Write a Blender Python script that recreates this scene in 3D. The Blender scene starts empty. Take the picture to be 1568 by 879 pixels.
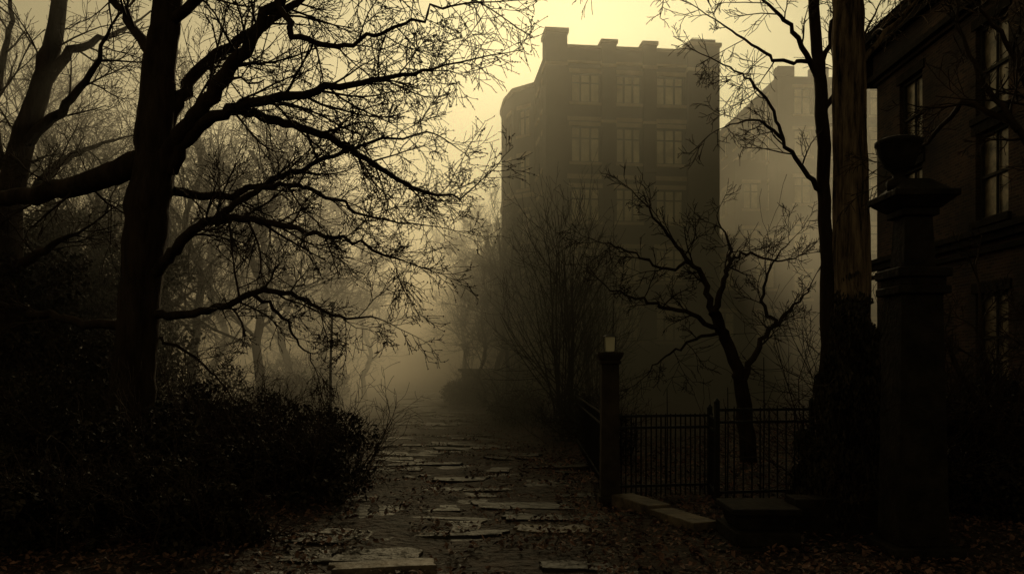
import bpy, math, random
from mathutils import Vector, noise, Quaternion, Matrix
R = random.Random(7)
F = 1220.0
def at(a, b, Y):            # image pixel column a, row b, assumed depth Y -> world metres
    return Vector(((a-784)/F*Y, Y, 1.6+(560-b)/F*Y))

# ------------------------------------------------------------ materials
def mat(name, c1, c2, scale=3.0, rough=0.85, bump=0.3, stretch=(1,1,1), island=0.0, spec=0.3, bscale=None, dist=0.02, detail=5):
    m = bpy.data.materials.new(name); m.use_nodes = True
    nt = m.node_tree; b = nt.nodes['Principled BSDF']
    tc = nt.nodes.new('ShaderNodeTexCoord'); mp = nt.nodes.new('ShaderNodeMapping')
    mp.inputs['Scale'].default_value = stretch
    nt.links.new(tc.outputs['Object'], mp.inputs['Vector'])
    n = nt.nodes.new('ShaderNodeTexNoise'); n.inputs['Scale'].default_value = scale
    n.inputs['Detail'].default_value = detail; n.inputs['Roughness'].default_value = 0.65
    nt.links.new(mp.outputs[0], n.inputs['Vector'])
    r = nt.nodes.new('ShaderNodeValToRGB')
    r.color_ramp.elements[0].position = 0.35; r.color_ramp.elements[1].position = 0.68
    r.color_ramp.elements[0].color = (*c1, 1); r.color_ramp.elements[1].color = (*c2, 1)
    nt.links.new(n.outputs['Fac'], r.inputs['Fac'])
    col = r.outputs['Color']
    if island > 0:
        g = nt.nodes.new('ShaderNodeNewGeometry')
        mr = nt.nodes.new('ShaderNodeMapRange')
        mr.inputs['To Min'].default_value = 1-island; mr.inputs['To Max'].default_value = 1+island
        nt.links.new(g.outputs['Random Per Island'], mr.inputs['Value'])
        vm = nt.nodes.new('ShaderNodeVectorMath'); vm.operation = 'SCALE'
        nt.links.new(col, vm.inputs[0]); nt.links.new(mr.outputs[0], vm.inputs['Scale'])
        col = vm.outputs[0]
    nt.links.new(col, b.inputs['Base Color'])
    b.inputs['Roughness'].default_value = rough
    b.inputs['Specular IOR Level'].default_value = spec
    if bump > 0:
        n2 = nt.nodes.new('ShaderNodeTexNoise'); n2.inputs['Scale'].default_value = bscale or scale*4
        n2.inputs['Detail'].default_value = 4
        nt.links.new(mp.outputs[0], n2.inputs['Vector'])
        bp = nt.nodes.new('ShaderNodeBump'); bp.inputs['Strength'].default_value = bump
        bp.inputs['Distance'].default_value = dist
        nt.links.new(n2.outputs['Fac'], bp.inputs['Height']); nt.links.new(bp.outputs[0], b.inputs['Normal'])
    return m

def brickmat(name, c1, c2, mortar, lo=.4):
    m = bpy.data.materials.new(name); m.use_nodes = True
    nt = m.node_tree; b = nt.nodes['Principled BSDF']
    tc = nt.nodes.new('ShaderNodeTexCoord'); s = nt.nodes.new('ShaderNodeSeparateXYZ')
    nt.links.new(tc.outputs['Object'], s.inputs[0])
    ad = nt.nodes.new('ShaderNodeMath'); nt.links.new(s.outputs[0], ad.inputs[0]); nt.links.new(s.outputs[1], ad.inputs[1])
    c = nt.nodes.new('ShaderNodeCombineXYZ'); nt.links.new(ad.outputs[0], c.inputs[0]); nt.links.new(s.outputs[2], c.inputs[1])
    br = nt.nodes.new('ShaderNodeTexBrick'); nt.links.new(c.outputs[0], br.inputs['Vector'])
    br.inputs['Scale'].default_value = 1; br.inputs['Brick Width'].default_value = 0.22
    br.inputs['Row Height'].default_value = 0.075; br.inputs['Mortar Size'].default_value = 0.008
    br.inputs['Color1'].default_value = (*c1, 1); br.inputs['Color2'].default_value = (*c2, 1); br.inputs['Mortar'].default_value = (*mortar, 1)
    n = nt.nodes.new('ShaderNodeTexNoise'); n.inputs['Scale'].default_value = 0.7; n.inputs['Detail'].default_value = 6
    nt.links.new(tc.outputs['Object'], n.inputs['Vector'])
    mr = nt.nodes.new('ShaderNodeMapRange'); mr.inputs['From Min'].default_value = 0.3; mr.inputs['From Max'].default_value = 0.7
    mr.inputs['To Min'].default_value = lo; mr.inputs['To Max'].default_value = 1.25
    nt.links.new(n.outputs['Fac'], mr.inputs['Value'])
    vm = nt.nodes.new('ShaderNodeVectorMath'); vm.operation = 'SCALE'
    nt.links.new(br.outputs['Color'], vm.inputs[0]); nt.links.new(mr.outputs[0], vm.inputs['Scale'])
    nt.links.new(vm.outputs[0], b.inputs['Base Color'])
    bp = nt.nodes.new('ShaderNodeBump'); bp.inputs['Strength'].default_value = 0.5; bp.inputs['Distance'].default_value = 0.01
    nt.links.new(br.outputs['Fac'], bp.inputs['Height']); bp.invert = True
    nt.links.new(bp.outputs[0], b.inputs['Normal'])
    b.inputs['Roughness'].default_value = 0.9
    return m

BARK = mat('bark_dark', (0.022,0.014,0.010), (0.06,0.041,0.03), 6, 0.95, 0.8, (1,1,0.25), spec=0.1, dist=0.03)
BARKL = mat('bark_fissured', (0.014,0.009,0.007), (0.30,0.21,0.14), 15, 0.9, 1.0, (1,1,0.12), spec=0.12, dist=0.05, bscale=22)
BRICK = brickmat('brick_dark', (0.045,0.025,0.016), (0.075,0.042,0.027), (0.07,0.053,0.036))
BRICK2 = brickmat('brick_near', (0.025,0.013,0.009), (0.085,0.041,0.026), (0.09,0.063,0.045), .12)
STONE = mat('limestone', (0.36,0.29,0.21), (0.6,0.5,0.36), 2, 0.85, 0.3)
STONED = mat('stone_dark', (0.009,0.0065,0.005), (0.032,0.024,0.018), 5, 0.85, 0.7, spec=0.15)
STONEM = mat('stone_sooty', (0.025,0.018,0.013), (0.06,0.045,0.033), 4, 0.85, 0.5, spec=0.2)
IRON = mat('iron', (0.008,0.007,0.006), (0.02,0.017,0.014), 20, 0.6, 0.2)
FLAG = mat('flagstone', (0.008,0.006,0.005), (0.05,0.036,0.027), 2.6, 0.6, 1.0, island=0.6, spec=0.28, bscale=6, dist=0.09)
FLAGL = mat('flagstone_pale_lit', (0.04,0.029,0.021), (0.2,0.145,0.10), 4, 0.6, 0.9, spec=0.35, bscale=8, dist=0.04)  # warm stone, lightened further to carry a lit highlight in its colour
SOIL = mat('soil', (0.014,0.009,0.007), (0.065,0.039,0.030), 5, 0.8, 1.0, spec=0.25, bscale=12, dist=0.07)
LITTER = mat('dead_leaves', (0.05,0.024,0.018), (0.2,0.10,0.075), 7, 0.6, 0.0, island=0.8, spec=0.3)
LEAF = mat('evergreen_leaf', (0.018,0.014,0.010), (0.06,0.045,0.03), 5, 0.7, 0.0, island=0.7, spec=0.2)
BUD = mat('buds', (0.03,0.02,0.014), (0.06,0.04,0.03), 5, 0.9, 0.0, island=0.4, spec=0.1)
FRAME = mat('window_frame_paint', (0.02,0.016,0.012), (0.04,0.032,0.023), 5, 0.7, 0.1)
CURT_REFL = mat('blind_reflection', (0.6,0.53,0.4), (0.8,0.72,0.55), 1.5, 0.9, 0.1)  # pale blinds, also standing in for sky reflected in the panes
GLASS = mat('window_glass', (0.35,0.3,0.22), (0.88,0.78,0.6), 0.9, 0.3, 0.06, spec=0.7, bscale=1.5)  # whitish pane colour paints in the reflected sky
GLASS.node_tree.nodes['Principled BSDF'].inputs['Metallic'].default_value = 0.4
GLASS2 = mat('window_glass_mottled', (0.04,0.032,0.023), (0.34,0.27,0.19), 2.6, 0.3, 0.06, spec=0.5, bscale=1.5)  # panes mottled between dark and paler brown
GLASS2.node_tree.nodes['Principled BSDF'].inputs['Metallic'].default_value = 0.3
LAMPG = mat('lantern_glass', (0.7,0.62,0.45), (0.85,0.77,0.58), 4, 0.5, 0.1)

# ------------------------------------------------------------ mesh helper
class M:
    def __init__(s): s.v = []; s.f = []
    def box(s, p, u, v, w):
        p, u, v, w = Vector(p), Vector(u), Vector(v), Vector(w)
        b = len(s.v)
        s.v += [p, p+u, p+u+v, p+v, p+w, p+u+w, p+u+v+w, p+v+w]
        for q in ((0,3,2,1),(4,5,6,7),(0,1,5,4),(1,2,6,5),(2,3,7,6),(3,0,4,7)):
            s.f.append(tuple(b+i for i in q))
    def cbox(s, c, w, d, z0, z1):
        s.box((c[0]-w/2, c[1]-d/2, z0), (w,0,0), (0,d,0), (0,0,z1-z0))
    def frust(s, c, w0, d0, z0, w1, d1, z1):
        b = len(s.v)
        for w, d, z in ((w0,d0,z0),(w1,d1,z1)):
            for sx, sy in ((-1,-1),(1,-1),(1,1),(-1,1)):
                s.v.append(Vector((c[0]+sx*w/2, c[1]+sy*d/2, z)))
        for q in ((0,3,2,1),(4,5,6,7),(0,1,5,4),(1,2,6,5),(2,3,7,6),(3,0,4,7)):
            s.f.append(tuple(b+i for i in q))
    def quad(s, a, b, c, d):
        k = len(s.v); s.v += [Vector(a),Vector(b),Vector(c),Vector(d)]; s.f.append((k,k+1,k+2,k+3))
    def prism(s, poly, z0, z1):
        b = len(s.v); k = len(poly)
        for z in (z0,z1):
            for x,y in poly: s.v.append(Vector((x,y,z)))
        s.f.append(tuple(b+i for i in range(k))[::-1]); s.f.append(tuple(b+k+i for i in range(k)))
        for i in range(k): s.f.append((b+i,b+(i+1)%k,b+k+(i+1)%k,b+k+i))
    def lathe(s, c, prof, n=24):
        b = len(s.v)
        for r, z in prof:
            for i in range(n):
                a = 2*math.pi*i/n; s.v.append(Vector((c[0]+r*math.cos(a), c[1]+r*math.sin(a), z)))
        for j in range(len(prof)-1):
            for i in range(n):
                s.f.append((b+j*n+i, b+j*n+(i+1)%n, b+(j+1)*n+(i+1)%n, b+(j+1)*n+i))
        s.f.append(tuple(b+i for i in range(n))[::-1]); s.f.append(tuple(b+(len(prof)-1)*n+i for i in range(n)))
    def tube(s, pts, rads, n=6, rough=0):
        b = len(s.v); N = len(pts)
        d = (pts[1]-pts[0]).normalized()
        a = d.orthogonal().normalized()
        for i, p in enumerate(pts):
            if i < N-1: d = (pts[i+1]-p)
            if i > 0: d = d + (p-pts[i-1])
            d = d.normalized()
            a = (a - d*a.dot(d)).normalized(); c = d.cross(a)
            for k in range(n):
                t = 2*math.pi*k/n
                rr = rads[i]*(1+(noise.noise(Vector((k*1.7,p.z*.6,p.x)))*rough if rough else 0))
                s.v.append(p + (a*math.cos(t)+c*math.sin(t))*rr)
        for i in range(N-1):
            for k in range(n):
                k2 = (k+1) % n
                s.f.append((b+i*n+k, b+i*n+k2, b+(i+1)*n+k2, b+(i+1)*n+k))
    def obj(s, name, m, parent=None, smooth=False, bevel=0):
        me = bpy.data.meshes.new(name); me.from_pydata([tuple(v) for v in s.v], [], s.f)
        me.materials.append(m)
        if smooth: me.polygons.foreach_set('use_smooth', [True]*len(me.polygons))
        me.update()
        o = bpy.data.objects.new(name, me); bpy.context.scene.collection.objects.link(o)
        if parent: o.parent = parent
        if bevel:
            bv = o.modifiers.new('bevel','BEVEL'); bv.width = bevel; bv.segments = 2
        return o
def empty(name):
    o = bpy.data.objects.new(name, None); bpy.context.scene.collection.objects.link(o); return o
def rv():
    return Vector((R.gauss(0,1), R.gauss(0,1), R.gauss(0,1)))

# ------------------------------------------------------------ trees
def catmull(pts, k=5):
    out = []
    P = [pts[0]*2-pts[1]] + pts + [pts[-1]*2-pts[-2]]
    for i in range(1, len(P)-2):
        a, b, c, d = P[i-1], P[i], P[i+1], P[i+2]
        for j in range(k):
            t = j/k
            out.append(0.5*((2*b)+(c-a)*t+(2*a-5*b+4*c-d)*t*t+(3*b-a-3*c+d)*t**3))
    out.append(P[-2]); return out
def spawn_dir(d, lo, hi):
    ax = d.cross(rv()).normalized()
    return Quaternion(ax, math.radians(R.uniform(lo, hi))) @ d
def grow(T, p, d, L, r, lvl, P, B=None):
    """recursive branch"""
    n = 5 if lvl > 1 else 4
    if lvl >= 3: n = 7
    pts = [p]; rads = [r]; dirs = [d]
    rt = max(r*0.35, P['tip'])
    for i in range(n):
        d = (d + rv()*P['wig'] + Vector((0,0,P['up']))).normalized()
        p = p + d*(L/n); pts.append(p); dirs.append(d)
        rads.append(r+(rt-r)*(i+1)/n)
    T.tube(pts, rads, 3 if lvl <= 1 else (4 if lvl == 2 else 6))
    if lvl > 0:
        k = P['kids'][lvl]
        for j in range(k):
            t = 0.15+0.85*(j+R.random())/k
            x = min(t*n, n-0.001); i = int(x); q = pts[i].lerp(pts[i+1], x-i)
            rr = rads[i]*0.6
            grow(T, q, spawn_dir(dirs[i], 25, 60), L*R.uniform(0.38,0.68)*(1.15-0.5*t), max(rr,P['tip']), lvl-1, P, B)
    elif B is not None:
        for j in range(P.get('buds',2)):
            q = pts[R.randint(1,n)]; s = R.uniform(0.006,0.016)
            a = rv().normalized()*s; b = rv().normalized()*s
            B.quad(q-a, q-b, q+a, q+b)
def limb(T, pts, r0, r1, P, spacing=0.25, L=1.3, lvl=2, sides=8, start=0.15, B=None, jit=0.03, pw=1.0, fall=.5, rough=0):
    C = catmull(pts, 5); N = len(C)
    C = [c + (rv()*jit if 0 < i < N-1 and i % 2 else Vector()) for i, c in enumerate(C)]
    rads = [r0+(r1-r0)*(i/(N-1))**pw for i in range(N)]
    T.tube(C, rads, sides, rough)
    if lvl is None: return
    acc = 0
    for i in range(N-1):
        seg = C[i+1]-C[i]; acc += seg.length; t = i/(N-1)
        if t < start: acc = 0; continue
        while acc > spacing:
            acc -= spacing*R.uniform(0.8,1.2)
            d = seg.normalized()
            grow(T, C[i].lerp(C[i+1], R.random()), spawn_dir(d, 30, 70), L*R.uniform(0.5,1.15)*(1.1-fall*t), max(min(rads[i]*0.42, 0.020), P['tip']), lvl, P, B)
    grow(T, C[-1], (C[-1]-C[-2]).normalized(), L*0.8, r1, lvl, P, B)

def S(lst): # list of (a,b,Y)
    return [at(*q) for q in lst]

def big_tree():
    T = M(); B = M()
    P = dict(wig=0.13, up=0.015, tip=0.0036, kids={1:5,2:8,3:5}, buds=5)
    tr = S([(188,800,11),(198,660,11),(207,540,11),(214,430,11),(226,320,11),(238,220,11),(243,120,11.1),(254,30,11.2),(262,-70,11.3),(275,-220,11.4)])
    C = catmull(tr, 6); N = len(C)
    key = [0.40,0.30,0.265,0.26,0.30,0.27,0.225,0.20,0.17,0.11]
    rads = []
    for i in range(N):
        x = i/6; k = min(int(x), 8); rads.append(key[k]+(key[k+1]-key[k])*(x-k))
    T.tube([c+rv()*0.012 for c in C], rads, 20, .22)
    for a, r0, r1, L, sp in [
        ([(236,310,11),(262,232,10.8),(296,180,10.5),(340,120,10.3),(384,62,10.1),(425,0,10),(470,-70,9.9)], .14,.05,1.5,.22),
        ([(240,235,11),(268,160,11.2),(300,112,11.5),(352,70,11.8),(415,30,12),(480,-15,12.2),(540,-60,12.4)], .11,.035,1.5,.22),
        ([(262,262,10.9),(296,203,10.6),(350,166,10.3),(430,150,10),(520,134,9.8),(600,118,9.7),(680,100,9.6)], .10,.013,1.25,.17),
        ([(425,0,10),(450,50,9.9),(505,70,9.8),(560,60,9.7),(630,30,9.6),(690,10,9.5)], .045,.012,1.2,.17),
        ([(350,166,10.3),(420,186,10.4),(490,206,10.5),(550,236,10.6),(610,276,10.6),(660,298,10.7),(715,296,10.7)], .068,.012,1.1,.17),
        ([(262,290,11.1),(310,300,11.4),(365,296,11.6),(430,268,11.8),(510,240,12),(580,215,12),(665,205,12.1)], .07,.012,1.2,.18),
        ([(232,430,11),(258,392,10.8),(290,358,10.6),(335,335,10.4),(400,340,10.2),(470,352,10.1),(540,374,10),(620,400,10)], .088,.011,1.05,.17),
        ([(335,335,10.4),(380,300,10.7),(440,285,11),(500,300,11.2),(560,330,11.3),(650,345,11.4)], .05,.010,1.1,.19),
        ([(225,478,11),(285,482,10.8),(340,470,10.7),(400,446,10.5),(455,456,10.4),(510,482,10.3),(580,488,10.3)], .068,.010,.95,.19),
        ([(385,452,10.5),(425,480,10.7),(455,520,10.9),(480,560,11)], .03,.008,.8,.25),
        ([(225,505,11),(280,535,11.2),(330,575,11.4),(370,625,11.5)], .03,.008,.7,.35),
        ([(235,240,11),(180,262,11),(120,284,11.4),(55,298,11.8),(-20,306,12.2),(-90,300,12.6)], .19,.09,1.4,.4),
        ([(205,500,11),(130,494,11.1),(65,482,11.3),(0,466,11.6),(-80,445,12)], .075,.03,1.0,.4),
        ([(245,110,11.1),(215,60,11.4),(180,10,11.8),(150,-50,12.2)], .09,.04,1.4,.3),
        ([(254,40,11.2),(300,0,10.9),(340,-50,10.6),(400,-110,10.4)], .08,.04,1.6,.26),
        ([(470,-70,9.9),(540,-60,9.8),(610,-30,9.7),(700,-10,9.6)], .045,.012,1.3,.18)]:
        limb(T, S(a), r0, r1, P, sp, L, 2, 8, 0.22, B, fall=.32)
    e = empty('large_bare_tree')
    T.obj('trunk_and_limbs', BARK, e, True); B.obj('buds', BUD, e)
big_tree()

def left_tree():
    T = M(); P = dict(wig=0.14, up=0.03, tip=0.0045, kids={1:4,2:6,3:5})
    limb(T, S([(5,760,14),(8,600,14),(10,450,14),(14,320,14),(34,220,14),(64,130,14),(86,40,14),(96,-60,14)]), .32,.11,P,.5,1.8,2,10,.4,None,.02)
    for a in ([(20,290,14),(-10,200,14.2),(0,110,14.5),(15,30,14.5),(10,-60,14.5)], [(34,220,14),(90,170,13.6),(140,110,13.3),(170,40,13)],
              [(64,130,14),(110,80,14),(160,60,14.3),(215,30,14.6)], [(14,330,14),(70,270,14.5),(120,235,15),(190,210,15.4)],
              [(10,420,14),(70,380,13.6),(130,350,13.5)]):
        limb(T, S(a), .11,.02,P,.3,1.5,2,7,.2)
    T.obj('bare_tree', BARK, None, True)
left_tree()

# generic bare tree meshes (instanced with real variation)
def generic(seed, H, P, nl, multi=False, tr=0.16):
    R.seed(seed); T = M()
    if not multi:
        pts = [Vector((0,0,-0.2))]
        for i in range(1,7):
            pts.append(Vector((R.gauss(0,.12*i**.5), R.gauss(0,.12*i**.5), H*0.8*i/6)))
        limb(T, pts, tr, tr*0.35, P, 50, 1, None, 8)
        C = catmull(pts,5)
        for k in range(nl):
            t = 0.28+0.72*(k+R.random())/nl; i = min(int(t*(len(C)-1)), len(C)-2)
            az = R.uniform(0,2*math.pi); el = R.uniform(0.25,0.9)+t*0.3
            d = Vector((math.cos(az)*math.cos(el), math.sin(az)*math.cos(el), math.sin(el)))
            grow(T, C[i], d, H*R.uniform(.26,.44)*(1.2-.6*t), tr*(1-.65*t)*.42, 3, P)
    else:
        for k in range(nl):
            az = R.uniform(0,2*math.pi); tilt = abs(R.gauss(0,.14))+0.03
            d = Vector((math.cos(az)*math.sin(tilt), math.sin(az)*math.sin(tilt), math.cos(tilt)))
            grow(T, Vector((math.cos(az)*.15, math.sin(az)*.15, -.1)), d, H*R.uniform(.6,1), tr*R.uniform(.25,.45), 3, P)
    me = bpy.data.meshes.new('tree_mesh_%d' % seed); me.from_pydata([tuple(v) for v in T.v], [], T.f)
    me.materials.append(BARK); me.polygons.foreach_set('use_smooth', [True]*len(me.polygons)); me.update()
    return me
PG = dict(wig=0.14, up=0.05, tip=0.007, kids={1:4,2:5,3:8})
GT = [generic(11+i, h, PG, nl) for i, (h, nl) in enumerate(((11,17),(13,19),(9.5,16),(12,18)))]
PS = dict(wig=0.05, up=0.09, tip=0.005, kids={1:3,2:4,3:6})
GS = [generic(31+i, 4.6, PS, 13, True, .09) for i in range(2)]
def put(me, x, y, s=1, name='bare_tree', parent=None, sz=None):
    o = bpy.data.objects.new(name, me); bpy.context.scene.collection.objects.link(o)
    o.location = (x,y,0); o.rotation_euler = (0,0,R.uniform(0,6.28)); o.scale = (s,s,(sz or s)*R.uniform(.92,1.1))
    if parent: o.parent = parent
    return o
R.seed(99)
for a, Y, k, s in [(395,19,0,.8),(300,21,1,.8),(440,25,3,.85),(330,28,2,1),(500,30,0,.75),(250,24,3,.8),(150,20,2,.95),(60,22,1,.9),(560,38,2,.8),
                   (765,36,2,.95),(712,44,0,.9),(795,48,3,.8),(740,30,2,.5),(775,31,1,.62)]:
    put(GT[k], (a-784)/F*Y, Y, s)
w = empty('distant_woodland')
for i in range(60):
    Y = R.uniform(36,105); side = R.random()
    cxp = -0.127*Y
    x = cxp-R.uniform(3.5,45) if side < .62 else cxp+R.uniform(5,9)+R.random()**2*4
    if 0 < x < 14 and 40 < Y < 64: continue
    put(GT[R.randrange(4)], x, Y, R.uniform(.65,1.15), 'woodland_tree', w)
for x, y, k, s in [(1.15,16.5,0,1.0),(2.0,19.5,1,.85)]:
    put(GS[k], x, y, s*.72, 'upright_shrub', None, s)

# small spreading tree, right of centre
def small_tree():
    T = M(); P = dict(wig=0.15, up=0.03, tip=0.0045, kids={1:4,2:6,3:5})
    limb(T, S([(1150,800,12.5),(1142,640,12.5),(1130,575,12.5),(1112,520,12.4),(1092,478,12.3)]), .13,.08,P,9,1,None,12,rough=.2)
    for a, r0, r1 in [
        ([(1092,478,12.3),(1080,430,12.2),(1050,395,12),(1015,350,11.8),(985,310,11.7)], .055,.01),
        ([(1092,478,12.3),(1110,430,12.4),(1120,385,12.6),(1100,340,12.8)], .055,.01),
        ([(1108,515,12.4),(1060,480,12),(1010,470,11.7),(965,455,11.5),(930,440,11.3)], .045,.009),
        ([(1135,590,12.5),(1158,540,12.6),(1185,500,12.8),(1215,470,13),(1240,440,13)], .06,.01),
        ([(1185,500,12.8),(1170,460,12.6),(1180,410,12.5),(1210,370,12.5)], .035,.009),
        ([(1120,400,12.6),(1150,390,12.4),(1190,400,12.2),(1230,390,12)], .028,.008),
        ([(1060,405,12),(1010,410,12.3),(960,385,12.5),(915,370,12.7)], .028,.008),
        ([(1108,510,12.4),(1060,520,12.7),(1020,545,12.9),(990,575,13)], .03,.008)]:
        limb(T, S(a), r0, r1, P, .24, .8, 2, 6, .1)
    T.obj('spreading_bare_tree', BARK, None, True)
small_tree()

# tall trees at right
def right_trees():
    T = M(); P = dict(wig=0.13, up=0.0, tip=0.0042, kids={1:4,2:6,3:5})
    limb(T, S([(1308,830,10),(1307,600,10),(1306,420,10),(1303,250,10),(1300,100,10),(1298,-40,10),(1296,-250,10)]), .22,.16,P,9,1,None,26,jit=.012,rough=.35)
    for a in ([(1300,120,10),(1340,70,10),(1385,20,10),(1440,-40,10)], [(1300,-60,10),(1240,-80,9.7),(1170,-60,9.5),(1100,-35,9.4),(1010,-25,9.3),(930,-25,9.2)],
              [(1302,-120,10),(1350,-60,9.5),(1400,-20,9.2),(1470,10,9)]):
        limb(T, S(a), .045,.01,P,.3,.9,2,6,.2)
    T.obj('tall_fissured_tree', BARKL, None, True)
    T = M()
    limb(T, S([(1268,830,11),(1268,600,11),(1267,430,11),(1262,280,11),(1258,150,11),(1250,60,11),(1245,-60,11)]), .11,.07,P,9,1,None,10,jit=.012,rough=.2)
    for a, r0 in [([(1262,305,11),(1232,262,10.9),(1200,215,10.8),(1160,185,10.6),(1110,195,10.5)], .04),
              ([(1259,130,11),(1220,60,10.8),(1185,15,10.6),(1140,-20,10.5)], .045),
              ([(1240,95,10.9),(1190,90,10.8),(1140,60,10.7),(1095,30,10.6)], .03),
              ([(1200,215,10.8),(1180,160,10.6),(1140,120,10.5),(1100,95,10.4)], .025),
              ([(1258,180,11),(1290,120,11.3),(1320,60,11.5),(1350,0,11.8)], .045),
              ([(1255,110,11),(1275,40,11.2),(1290,-20,11.4)], .045)]:
        limb(T, S(a), r0,.009,P,.24,.85,2,6,.15)
    T.obj('slender_bare_tree', BARK, None, True)
    T = M()
    for a in ([(1540,850,8.5),(1530,650,8.6),(1505,540,8.7),(1500,440,8.9)], [(1530,660,8.6),(1480,590,8.7),(1440,500,9)], [(1535,700,8.5),(1570,600,8.5),(1600,500,8.5)]):
        limb(T, S(a), .06,.015,P,.2,.8,2,6,.1)
    T.obj('bare_sapling', BARK, None, True)
    T = M()
    for a in ([(1620,300,8),(1560,200,8),(1500,120,8.2),(1470,40,8.4),(1450,-40,8.5)], [(1620,330,8),(1570,120,8),(1520,40,8),(1480,-10,8)],
              [(1610,900,8),(1612,600,8),(1620,320,8),(1630,60,8),(1640,-200,8)], [(1560,200,8),(1480,160,8.4),(1420,220,8.8),(1380,260,9)]):
        limb(T, S(a), .04,.010,P,.35,.8,2,6,.1)
    T.obj('bare_tree', BARK, None, True)
right_trees()

# ------------------------------------------------------------ foliage masses
def leaves(Q, c, rad, n, s0=.02, s1=.045, thr=-0.05, fr=3.0, droop=0):
    c = Vector(c); k = 0; tries = 0
    while k < n and tries < n*6:
        tries += 1
        d = rv().normalized(); u = R.random()**0.4
        p = c + Vector((d.x*rad[0], d.y*rad[1], d.z*rad[2]))*u
        if p.z < 0.0: continue
        if noise.noise(p*fr) < thr + 0.35*(u-.5): continue
        a = rv().normalized()*R.uniform(s0,s1); b = a.cross(rv()).normalized()*R.uniform(s0,s1)*.55
        if droop: a = (a+Vector((0,0,-droop))).normalized()*a.length
        Q.quad(p-a, p-b, p+a, p+b); k += 1
def bush(name, blobs, n, stems=14, over=1.05, **kw):
    e = empty(name); Q = M(); T = M()
    P = dict(wig=0.2, up=0.02, tip=0.0028, kids={1:4,2:6,3:5})
    tot = sum(b[1][0]*b[1][1]*b[1][2] for b in blobs)
    for c, rad in blobs:
        leaves(Q, c, rad, int(n*rad[0]*rad[1]*rad[2]/tot), **kw)
        for k in range(stems):
            d = Vector((R.gauss(0,.5), R.gauss(0,.5), 1)).normalized()
            grow(T, Vector((c[0]+R.gauss(0,rad[0]*.4), c[1]+R.gauss(0,rad[1]*.4), 0)), d, (c[2]+rad[2])*R.uniform(.7,over), .010, 2, P)
    Q.obj('foliage', LEAF, e); T.obj('stems', BARK, e, True)
R.seed(5)
bush('scrubby_hedge', [((-2.35,9.4,.32),(.75,1.0,.45)),((-3.3,9.8,.4),(1.1,1.1,.58)),((-4.6,9.8,.45),(1.1,1.2,.7)),((-5.9,9.6,.6),(1.1,1.3,1.0)),((-3.0,11.6,.45),(1.1,1.4,.6)),((-4.4,12,.6),(1.3,1.4,.8))], 48000, 26, 1.4, thr=.03)
bush('low_shrub', [((-2.7,7.0,.2),(.62,.6,.4)),((-4.1,6.9,.25),(.7,.6,.5)),((-3.4,7.6,.3),(.8,.6,.45))], 18000, 22, 1.4, thr=.04)
bush('evergreen_thicket', [((-8.2,14,1.6),(1.7,1.5,2.1)),((-10.2,15,2.2),(2.0,2.0,2.6)),((-6.6,15.5,1.0),(1.4,1.4,1.4)),((-9,17,3),(2.2,1.6,2.2)),((-6.4,12.6,.8),(1.2,1,1.2))], 70000, 8, s0=.03, s1=.06, thr=0, fr=1.4)
bush('path_side_shrub', [((1.7,13.5,.35),(.4,1.5,.45)),((1.4,17,.5),(.9,2,.65)),((.2,22,.4),(.9,3,.5)),((-1.8,33,.5),(1.2,4,.6)),((-5.6,20,.6),(1.2,3,.9)),((-7.6,29,.8),(1.6,4,1.2))], 42000, 20, 1.7, s0=.03, s1=.05)
bush('ivy_clump', [((3.3,8.0,.5),(.5,.45,.75)),((3.42,8.1,1.2),(.36,.38,.65)),((3.55,8.3,1.75),(.24,.3,.5)),((3.8,8.6,1.3),(.3,.3,.8)),((3.1,7.7,.25),(.45,.4,.4)),((4.2,9.75,2.0),(.3,.28,.75)),((4.15,9.7,1.0),(.5,.42,.9))], 70000, 8, s0=.015, s1=.042, thr=-.04, fr=3.4, droop=.8)
bush('house_side_shrub', [((5.6,9.2,.6),(.8,.8,.9)),((5.3,8.3,.3),(.8,.6,.5)),((4.6,9.3,.5),(.6,.5,.7))], 24000, 14, 1.4)

# ------------------------------------------------------------ ground and path
def pc(y):
    K = [(0,-.2),(4,-.35),(11,-.7),(22,-2.3),(49,-6.2),(90,-12),(200,-27)]
    for (a,b),(c,d) in zip(K, K[1:]):
        if y <= c: return b+(d-b)*(y-a)/(c-a)
    return K[-1][1]
def gz(x, y):
    k = min(max((abs(x-pc(max(y,0)))-1.2)/1.0,0),1)
    return k*(noise.noise(Vector((x*.7,y*.7,0)))*.09+noise.noise(Vector((x*2.6,y*2.6,4)))*.035+.03) + (1-k)*(.014+noise.noise(Vector((x*1.3,y*1.3,9)))*.06)
G = M(); n = 190
def gs(t): return math.copysign(abs(t)**2.8*300, t)+t*9
for j in range(n+1):
    for i in range(n+1):
        x = gs((i/n)*2-1); y = gs((j/n)*2-1)+9
        G.v.append(Vector((x,y,gz(x,y))))
for j in range(n):
    for i in range(n):
        a = j*(n+1)+i; G.f.append((a,a+1,a+n+2,a+n+1))
G.obj('ground', SOIL, None, True)

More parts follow.
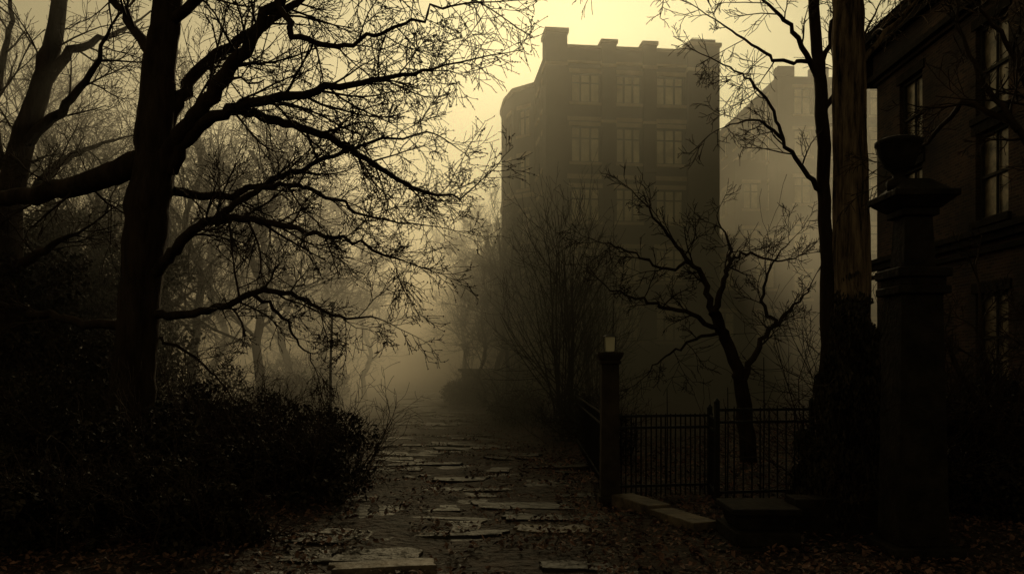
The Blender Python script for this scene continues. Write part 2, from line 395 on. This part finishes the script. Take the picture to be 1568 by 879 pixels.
R.seed(23)
Fg = M(); Fl = M()
def slab(Q, c, poly, z, th, tx=0, ty=0):
    b = len(Q.v); k = len(poly)
    for s, zz in ((1.0,z-th),(1.0,z-.008),(.985,z)):
        for x, y in poly:
            Q.v.append(Vector((c[0]+x*s, c[1]+y*s, zz+tx*x+ty*y)))
    for l in (0,1):
        for i in range(k):
            Q.f.append((b+l*k+i, b+l*k+(i+1)%k, b+(l+1)*k+(i+1)%k, b+(l+1)*k+i))
    Q.f.append(tuple(b+2*k+i for i in range(k)))
pale_lit = [(-.5,6.1),(.05,7.6)]  # slabs whose glossy highlight is put into a paler colour
y = 4.2
while y < 75:
    dep = R.uniform(.26,.6)*(1 if y < 25 else 1.6)
    hw = 1.5+R.uniform(-.35,.4)
    x = -hw+R.uniform(-.3,.3)
    while x < hw-.2:
        wd = R.uniform(.3,1.25)
        cx = pc(y)+x+wd/2; cy = y+dep/2+R.uniform(-.15,.15)
        isp = any(abs(cx-a)<wd/2+.05 and abs(cy-b)<dep/2+.05 for a,b in pale_lit)
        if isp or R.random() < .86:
            g = -.01+R.random()*.03
            W, D = wd/2-g, dep/2-g
            c4 = [(-W,-D),(W,-D),(W,D),(-W,D)]
            c4 = [(px*R.uniform(.75,1.08)+R.gauss(0,.05), py*R.uniform(.7,1.15)) for px,py in c4]
            poly = []
            for q in range(4):
                A, Bq = c4[q], c4[(q+1)%4]
                if R.random() < .4:   # broken corner
                    Z0 = c4[q-1]; t = R.uniform(.1,.3)
                    poly.append((A[0]+(Z0[0]-A[0])*t, A[1]+(Z0[1]-A[1])*t)); poly.append((A[0]+(Bq[0]-A[0])*t, A[1]+(Bq[1]-A[1])*t))
                else: poly.append(A)
                for t in (.3,.5,.72): poly.append((A[0]+(Bq[0]-A[0])*t+R.gauss(0,.018), A[1]+(Bq[1]-A[1])*t+R.gauss(0,.018)))
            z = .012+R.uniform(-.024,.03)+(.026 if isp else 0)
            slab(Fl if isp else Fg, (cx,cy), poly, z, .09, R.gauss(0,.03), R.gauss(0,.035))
        x += wd
    y += dep
e = empty('flagstone_path'); Fg.obj('flagstones', FLAG, e); Fl.obj('pale_lit_flagstones', FLAGL, e)

Q = M()
for i in range(80000):
    y = 3.5+R.random()**1.6*22; x = R.uniform(-9,9)*(.35+y/18)
    d = abs(x-pc(y))
    if d < 1.1 and noise.noise(Vector((x*1.5,y*1.5,3))) < -.12+R.random()*.32: continue
    z = gz(x,y)+.012+R.random()*.025 + (.02 if d < 1.3 else 0)
    s = R.uniform(.013,.04); a = R.uniform(0,6.28)
    u = Vector((math.cos(a),math.sin(a),R.gauss(0,.4)))*s; v = Vector((-math.sin(a),math.cos(a),R.gauss(0,.4)))*s*.6
    p = Vector((x,y,z)); k = len(Q.v)
    Q.v += [p-u, p-v*.9+Vector((0,0,.006)), p+u, p+v+Vector((0,0,.01))]; Q.f.append((k,k+1,k+2,k+3))
Q.obj('leaf_litter', LITTER)

# ------------------------------------------------------------ buildings
def facade(parts, O, U, N, W, H, wins, z0=0, style='multi'):
    O, U, N = Vector(O), Vector(U).normalized(), Vector(N).normalized(); Z = Vector((0,0,1))
    us = sorted({0,W}|{w[0] for w in wins}|{w[1] for w in wins}); zs = sorted({z0,H}|{w[2] for w in wins}|{w[3] for w in wins})
    P = lambda u,z,d=0: O+U*u+Z*z+N*d
    for i in range(len(us)-1):
        for j in range(len(zs)-1):
            cu, cz = (us[i]+us[i+1])/2, (zs[j]+zs[j+1])/2
            if any(w[0]<cu<w[1] and w[2]<cz<w[3] for w in wins): continue
            parts['wall'].quad(P(us[i],zs[j]),P(us[i+1],zs[j]),P(us[i+1],zs[j+1]),P(us[i],zs[j+1]))
    for u0,u1,a,b,bl in wins:
        dp = -.2
        for q in ((P(u0,a),P(u1,a),P(u1,a,dp),P(u0,a,dp)),(P(u0,b,dp),P(u1,b,dp),P(u1,b),P(u0,b)),(P(u0,a),P(u0,a,dp),P(u0,b,dp),P(u0,b)),(P(u1,a,dp),P(u1,a),P(u1,b),P(u1,b,dp))):
            parts['wall'].quad(*q)
        parts['glass'].quad(P(u0,a,-.18),P(u1,a,-.18),P(u1,b,-.18),P(u0,b,-.18))
        f = .08
        def bx(x0,x1,y0,y1,d0,d1,k='frame'): parts[k].box(P(x0,y0,d0), U*(x1-x0), Z*(y1-y0), N*(d1-d0))
        bx(u0,u0+f,a,b,-.17,-.1); bx(u1-f,u1,a,b,-.17,-.1); bx(u0+f,u1-f,a,a+f,-.17,-.1); bx(u0+f,u1-f,b-f,b,-.17,-.1)
        if style == 'multi':
            w = u1-u0
            for t in (.33,.67) if w > 1.4 else (.5,):
                bx(u0+w*t-.05,u0+w*t+.05,a+f,b-f,-.168,-.12)
            bx(u0+f,u1-f,a+(b-a)*.66,a+(b-a)*.66+.07,-.165,-.115)
        else:
            bx(u0+f,u1-f,(a+b)/2-.035,(a+b)/2+.035,-.168,-.11)
            bx((u0+u1)/2-.02,(u0+u1)/2+.02,a+f,b-f,-.166,-.12)
        if bl: bx(u0+f+.03,u0+f+.03+(u1-u0-2*f-.06)*bl[0], a+(b-a)*bl[1], b-f-.02, -.178,-.172,'blind_reflection')
        bx(u0-.12,u1+.12,a-.16,a-.003,-.05,.09,'stone')
        bx(u0-.12,u1+.12,b+.003,b+.24,-.05,.04,'stone')
def newparts(): return {k:M() for k in ('wall','glass','frame','stone','blind_reflection')}
def emit(parts, name, brick, stone=None, glass=None):
    e = empty(name)
    for k, m in (('wall',brick),('glass',glass or GLASS),('frame',FRAME),('stone',stone or STONE),('blind_reflection',CURT_REFL)):
        if parts[k].f: parts[k].obj({'wall':'brick_walls','glass':'window_glass','frame':'window_frames','stone':'stone_trim','blind_reflection':'window_blind_reflections'}[k], m, e)
    return e

# apartment block
a = math.radians(6.3); U = Vector((math.cos(a),math.sin(a),0)); Nn = Vector((math.sin(a),-math.cos(a),0)); V = -Nn
O = Vector((2.0,45,0)); Z = Vector((0,0,1)); pt = newparts(); W = 9.8; Ht = 19.6
rows = [(16.55,18.2),(13.15,15.2),(9.8,11.7),(6.4,8.3),(3.0,4.9)]
cols = [(1.35,3.05),(3.95,5.45),(6.3,7.95)]
bl = {(0,1):(.5,.55),(1,1):(.45,.05),(0,2):(1,.8),(2,2):(.7,.3),(1,0):(1,.78),(0,0):(.3,.1),(2,0):(.5,.1)}  # windows given pale panels in place of a bright sky reflection
wins = [(c[0],c[1],r[0],r[1],bl.get((j,i))) for j,r in enumerate(rows) for i,c in enumerate(cols)]
facade(pt, O, U, Nn, W, Ht, wins)
D = 12
sw = [(u,u+1.2,r[0],r[1],None) for r in rows[1:] for u in (1.0,3.2)] + [(u,u+1.2,rows[0][0],rows[0][1],None) for u in (1.0,3.2)]
facade(pt, O+V*D, -V, -U, D, Ht, [(D-w[1],D-w[0],w[2],w[3],None) for w in sw])
pt['wall'].quad(O+U*W,O+U*W+V*D,O+U*W+V*D+Z*Ht,O+U*W+Z*Ht); pt['wall'].quad(O+V*D,O+V*D+U*W,O+V*D+U*W+Z*Ht,O+V*D+Z*Ht)
pt['wall'].quad(O+Z*(Ht-.6)+U*.1+V*.1,O+U*(W-.1)+V*.1+Z*(Ht-.6),O+U*(W-.1)+V*(D-.1)+Z*(Ht-.6),O+V*(D-.1)+U*.1+Z*(Ht-.6))
def ob(k,u0,u1,v0,v1,z0,z1): pt[k].box(O+U*u0+V*v0+Z*z0, U*(u1-u0), V*(v1-v0), Z*(z1-z0))
ob('wall',-.12,1.08,-.35,1.1,0,20.3); ob('stone',-.2,1.16,-.43,1.18,20.3,20.55); ob('stone',-.17,1.13,-.40,1.15,18.45,18.65)
for u0,u1 in ((3.1,3.9),(5.5,6.25)):
    ob('wall',u0,u1,-.28,.5,12.6,19.85); ob('stone',u0-.09,u1+.09,-.37,.57,19.85,20.05); ob('stone',u0-.05,u1+.05,-.33,.1,18.5,18.68)
    ob('stone',u0-.04,u1+.04,-.32,.1,15.35,15.5); ob('wall',u0+.1,u1-.1,-.1,.3,0,12.6)
ob('wall',8.1,9.95,-.35,1.5,0,19.9); ob('stone',8.0,10.05,-.43,1.58,19.9,20.1); ob('wall',8.3,9.75,-.2,1.3,20.1,20.35); ob('stone',8.05,10.0,-.40,1.5,18.45,18.65)
for u0,u1 in ((1.08,3.1),(3.9,5.5),(6.25,8.1)):
    ob('stone',u0+.003,u1-.003,-.06,.35,19.603,19.78); ob('stone',u0+.003,u1-.003,-.12,-.003,18.72,18.86)
    ob('stone',u0+.003,u1-.003,-.07,-.003,15.5,15.72); ob('stone',u0+.003,u1-.003,-.1,-.003,12.2,12.45)
O3 = O+U*9.96+V*3; facade(pt, O3, U, Nn, 6, 9.5, [(u,u+1.3,r[0],r[1],None) for u in (1,3.6) for r in rows[3:]])
pt['wall'].quad(O3+U*6,O3+U*6+V*8,O3+U*6+V*8+Z*9.5,O3+U*6+Z*9.5); pt['wall'].quad(O3+Z*9.3,O3+U*6+Z*9.3,O3+U*6+V*8+Z*9.3,O3+V*8+Z*9.3)
pt['stone'].box(O3+Z*9.503-V*.1,U*6.1,V*.4,Z*.2)
cx = O+V*9.2-U*.1
ring = [cx+U*x+V*y for x,y in ((0,-4.4),(-1.15,-3.2),(-1.5,-1.2),(-1.5,1.2),(-1.15,2.8),(0,3.6))]
Hb = 19.0
for i in range(len(ring)-1):
    A, Bq = ring[i+1], ring[i]; L = (Bq-A).length; uu = (Bq-A).normalized(); nn = uu.cross(Z)
    ww = [(L/2-.45,L/2+.45,r[0]-.4,r[1]-.4,None) for r in rows]
    facade(pt, A, uu, nn, L, Hb, ww)
    pt['stone'].box(A+Z*(Hb)-uu*.05-nn*.2, uu*(L+.1), nn*.32, Z*.25)
    pt['stone'].box(A+Z*(12.2)-uu*.02+nn*.003, uu*(L+.04), nn*.1, Z*.25)
k = len(pt['wall'].v); pt['wall'].v += [r+Z*(Hb-.2) for r in ring]; pt['wall'].f.append(tuple(k+i for i in range(len(ring))))
emit(pt, 'apartment_building', BRICK)

# second block beyond the tall trees
pt = newparts(); O = Vector((19.0,57,0)); U = Vector((1,0.05,0)).normalized(); Nn = Vector((U.y,-U.x,0)); V = -Nn
rw = [(z,z+1.9) for z in (3,6.4,9.8,13.2,16.6,19.6)]
HH = 22.3
facade(pt, O, U, Nn, 14, HH, [(u,u+1.3,r[0],r[1],None) for r in rw for u in (1.2,4,6.8,9.6)])
facade(pt, O+V*14, -V, -U, 14, HH, [(u,u+1.3,r[0],r[1],None) for r in rw for u in (1.5,4.5,8,11)])
pt['wall'].quad(O+Z*(HH-.5),O+U*14+Z*(HH-.5),O+U*14+V*14+Z*(HH-.5),O+V*14+Z*(HH-.5))
pt['wall'].quad(O+U*14,O+U*14+V*14,O+U*14+V*14+Z*HH,O+U*14+Z*HH)
for i in range(6): pt['wall'].box(O+U*(i*2.5)+Z*HH-V*.1, U*1.2, V*.8, Z*.7)
O2 = O-U*2.4+V*2
facade(pt, O2, U, Nn, 2.39, 16.8, [(.6,1.8,r[0],r[1],None) for r in rw[:4]])
facade(pt, O2+V*8, -V, -U, 8, 16.8, [(u,u+1.3,r[0],r[1],None) for r in rw[:4] for u in (1.5,5)])
pt['wall'].quad(O2+Z*16.6,O2+U*2.39+Z*16.6,O2+U*2.39+V*8+Z*16.6,O2+V*8+Z*16.6)
emit(pt, 'distant_building', BRICK)

# near brick house on the right
pt = newparts(); X = 11.0; O = Vector((X,24,0)); U = Vector((0,-1,0)); Nn = Vector((-1,0,0))
ws = []
for u in (1.4,5.1,8.6,12.1):
    ws.append((u,u+1.25,7.45,9.55,None))
    ws.append((u,u+1.25,1.2,3.3,None)); ws.append((u,u+1.25,5.0,7.05,None))
facade(pt, O, U, Nn, 18, 10.0, ws, style='sash')
def hb(k,u0,u1,d0,d1,z0,z1): pt[k].box(O+U*u0+Nn*d0+Z*z0, U*(u1-u0), Nn*(d1-d0), Z*(z1-z0))
hb('stone',-.3,18,.003,.16,4.45,4.62); hb('stone',-.3,18,.003,.26,4.62,4.75); hb('stone',-.3,18,.003,.10,4.2,4.32)
hb('wall',-.05,18,-.2,.1,10.003,11.2); hb('stone',-.4,18,-.2,.45,11.2,11.4); hb('stone',-.3,18,.103,.25,10.1,10.25); hb('stone',-.3,18,.103,.3,10.9,11.1)
pt['wall'].quad((X,24,0),(X+10,24,0),(X+10,24,10),(X,24,10)); pt['wall'].quad((X,6,0),(X+10,6,0),(X+10,6,10),(X,6,10)); pt['wall'].quad((X+10,24,0),(X+10,6,0),(X+10,6,10),(X+10,24,10))
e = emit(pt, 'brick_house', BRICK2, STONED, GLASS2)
rf = M(); rf.quad((X-.5,24.3,11.42),(X-.5,5.9,11.42),(X+5,5.9,14.8),(X+5,24.3,14.8)); rf.quad((X+10.5,24.3,11.42),(X+10.5,5.9,11.42),(X+5,5.9,14.8),(X+5,24.3,14.8))
k = len(rf.v); rf.v += [Vector((X-.4,24.2,10)),Vector((X+10.4,24.2,10)),Vector((X+10.4,24.2,11.42)),Vector((X+5,24.2,14.75)),Vector((X-.4,24.2,11.42))]; rf.f.append(tuple(range(k,k+5)))
rf.obj('roof', STONED, e)

# ------------------------------------------------------------ gate posts, fence, steps
e = empty('stone_gate_pillar'); Q = M(); c = (3.42,6.8)
Q.cbox(c,.60,.60,-.1,.1); Q.frust(c,.42,.42,.1,.345,.345,2.2); Q.cbox(c,.44,.44,2.2,2.27); Q.cbox(c,.38,.38,2.27,2.34); Q.cbox(c,.45,.45,2.34,2.42)
Q.frust(c,.27,.27,2.42,.23,.23,2.86); Q.cbox(c,.31,.31,2.86,2.92); Q.frust(c,.33,.33,2.92,.51,.51,3.0); Q.cbox(c,.54,.54,3.0,3.06); Q.frust(c,.46,.46,3.06,.2,.2,3.18)
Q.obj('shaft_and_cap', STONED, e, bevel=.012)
Q = M(); u = (3.3,6.8)
Q.lathe(u,[(.09,3.1),(.1,3.17),(.045,3.2),(.05,3.24),(.12,3.3),(.165,3.4),(.175,3.47),(.19,3.48),(.19,3.51),(.15,3.53),(.07,3.55),(.001,3.57)])
Q.obj('urn_finial', STONED, e, True)

e = empty('lantern_gate_post'); Q = M(); c = (1.12,9.15)
Q.cbox(c,.27,.27,-.05,.12); Q.frust(c,.215,.215,.12,.195,.195,1.62); Q.cbox(c,.235,.235,1.62,1.66); Q.frust(c,.22,.22,1.66,.29,.29,1.72); Q.cbox(c,.29,.29,1.72,1.755)
Q.obj('post', STONEM, e, bevel=.008)
Q = M(); Q.frust(c,.10,.10,1.765,.115,.115,1.93); Q.obj('lantern_glass', LAMPG, e)
Q = M()
for sx in (-1,1):
    for sy in (-1,1):
        Q.tube([Vector((c[0]+sx*.056,c[1]+sy*.056,1.755)),Vector((c[0]+sx*.062,c[1]+sy*.062,1.94))],[.005,.005],4)
Q.frust(c,.15,.15,1.935,.05,.05,1.965); Q.tube([Vector((c[0]+.04,c[1],1.95)),Vector((c[0]+.045,c[1],2.36))],[.006,.003],5)
Q.obj('lantern_frame', IRON, e)

def fence(name, p0, p1, h, step=.11, post=True):
    e = empty(name); Q = M(); p0, p1 = Vector(p0), Vector(p1); d = p1-p0; L = d.length; u = d/L; s = Vector((-u.y,u.x,0))
    for z in (.14,h-.16,h-.02): Q.box(p0+Z*z-s*.014, d, s*.028, Z*.03)
    k = int(L/step)
    for i in range(k+1):
        p = p0+u*(i*L/k)+rv()*.002; hh = h+.02+R.uniform(-.01,.01)
        Q.tube([p+Z*.03, p+Z*(h), p+Z*(h+.01), p+Z*(hh+.01)], [.009,.009,.010,.001], 5)
    for q in ([p0,p1] if post else []):
        Q.box(q-u*.025-s*.025, u*.05, s*.05, Z*(h+.09)); Q.frust((q.x,q.y),.065,.065,h+.09,.01,.01,h+.13)
    Q.obj('railing', IRON, e)
fence('iron_fence', (1.14,9.4,0), (1.3,16,0), 1.0)
fence('iron_fence', (1.25,9.55,0), (2.42,9.75,0), 1.0, .06)
fence('iron_gate', (2.34,9.1,0), (3.5,9.3,0), 1.1, .1)
fence('iron_fence', (2.34,9.14,0), (2.42,9.7,0), 1.0, .1, False)
Q = M()
for x, y, h in ((2.5,9.25,1.35),(2.95,9.35,1.7),(2.0,10.3,1.3)):
    Q.tube([Vector((x,y,0)),Vector((x+.01,y,h*.6)),Vector((x+.005,y,h))],[.009,.008,.005],5)
Q.obj('garden_stakes', IRON)
Q = M(); Q.tube([at(505,655,15)-Z*1,at(506,560,15),at(509,470,15)],[.03,.026,.02],8); Q.frust((at(509,470,15).x,15),.05,.05,2.7,.1,.1,2.8); Q.obj('thin_lamp_pole', IRON, None, True)

Q = M(); A = Vector((1.12,9.0,0)); Bv = Vector((1.72,7.5,0)); d = Bv-A; s = Vector((.26,.1,0))
for i in range(2): Q.box(A+d*(i*.5)+Vector((0,0,-.05)), d*.49, s, Z*(.2-.03*i))
Q.obj('kerb_stone', FLAGL, None, bevel=.012)
Q = M(); Q.box((1.75,6.75,-.03),(1.25,0,0),(0,.9,0),(0,0,.07)); Q.box((1.93,6.85,.04),(.56,0,0),(0,.7,0),(0,0,.12)); Q.frust((2.21,7.2),.44,.44,.16,.52,.52,.3); Q.box((1.92,6.9,.3),(.6,0,0),(0,.62,0),(0,0,.055))
Q.box((2.62,7.35,-.05),(.8,0,0),(0,.3,0),(0,0,.42))
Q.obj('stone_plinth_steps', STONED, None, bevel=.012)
Q = M(); Q.box((-2.0,36,0),(2.6,2,0),(-.3,.4,0),(0,0,1.35)); Q.box((-2.08,35.9,1.35),(2.75,2.1,0),(-.4,.55,0),(0,0,.12)); Q.obj('low_stone_wall', STONED, None)

# ------------------------------------------------------------ fog
def fogmat(name, ds, da):
    m = bpy.data.materials.new(name); m.use_nodes = True; nt = m.node_tree; nt.nodes.clear()
    o = nt.nodes.new('ShaderNodeOutputMaterial'); s = nt.nodes.new('ShaderNodeVolumeScatter'); b = nt.nodes.new('ShaderNodeVolumeAbsorption')
    s.inputs['Color'].default_value = (1,.95,.86,1); s.inputs['Density'].default_value = ds; s.inputs['Anisotropy'].default_value = .5
    b.inputs['Color'].default_value = (.8,.58,.2,1); b.inputs['Density'].default_value = da
    ad = nt.nodes.new('ShaderNodeAddShader'); nt.links.new(s.outputs[0],ad.inputs[0]); nt.links.new(b.outputs[0],ad.inputs[1]); nt.links.new(ad.outputs[0],o.inputs['Volume'])
    return m
e = empty('fog')
foot = [(-130,13.2),(2.0,13.2),(9.5,24.6),(130,24.6),(130,143),(-130,143)]
for i,(z0,z1,ds,da) in enumerate(((-1,3,.046,.016),(3,8,.030,.012),(8,14,.014,.006),(14,30,.0045,.001))):
    Q = M(); Q.prism(foot, z0+.005, z1-.005); Q.obj('fog_layer_%d'%i, fogmat('fog_%d'%i,ds,da), e)

# ------------------------------------------------------------ light
az, el = math.radians(4), math.radians(22)
sd = Vector((math.sin(az)*math.cos(el), math.cos(az)*math.cos(el), math.sin(el)))
L = bpy.data.lights.new('sun','SUN'); L.energy = 3.3; L.angle = math.radians(12); L.color = (1,.82,.48)
lo = bpy.data.objects.new('sun', L); bpy.context.scene.collection.objects.link(lo); lo.rotation_euler = (-sd).to_track_quat('-Z','Y').to_euler()
w = bpy.data.worlds.new('World'); bpy.context.scene.world = w; w.use_nodes = True; nt = w.node_tree
sk = nt.nodes.new('ShaderNodeTexSky'); sk.sky_type = 'NISHITA'; sk.sun_disc = False; sk.sun_elevation = el; sk.sun_rotation = az
sk.dust_density = 3; sk.air_density = 2.0
bw = nt.nodes.new('ShaderNodeRGBToBW'); nt.links.new(sk.outputs[0], bw.inputs[0])
vm = nt.nodes.new('ShaderNodeVectorMath'); vm.operation = 'SCALE'; vm.inputs[0].default_value = (1.0,.86,.44); nt.links.new(bw.outputs[0], vm.inputs['Scale'])
bg = nt.nodes['Background']; nt.links.new(vm.outputs[0], bg.inputs['Color']); bg.inputs['Strength'].default_value = .035

cam = bpy.data.cameras.new('camera'); co = bpy.data.objects.new('camera', cam); bpy.context.scene.collection.objects.link(co)
co.location = (0,0,1.6); co.rotation_euler = (math.radians(90),0,0); cam.lens = 28; cam.sensor_width = 36; cam.shift_y = (560-439.5)/1568
cam.clip_end = 2000; bpy.context.scene.camera = co
vs = bpy.context.scene.view_settings; vs.view_transform = 'Standard'; vs.look = 'None'; vs.exposure = 0
print('VERTS', sum(len(m.vertices) for m in bpy.data.meshes))
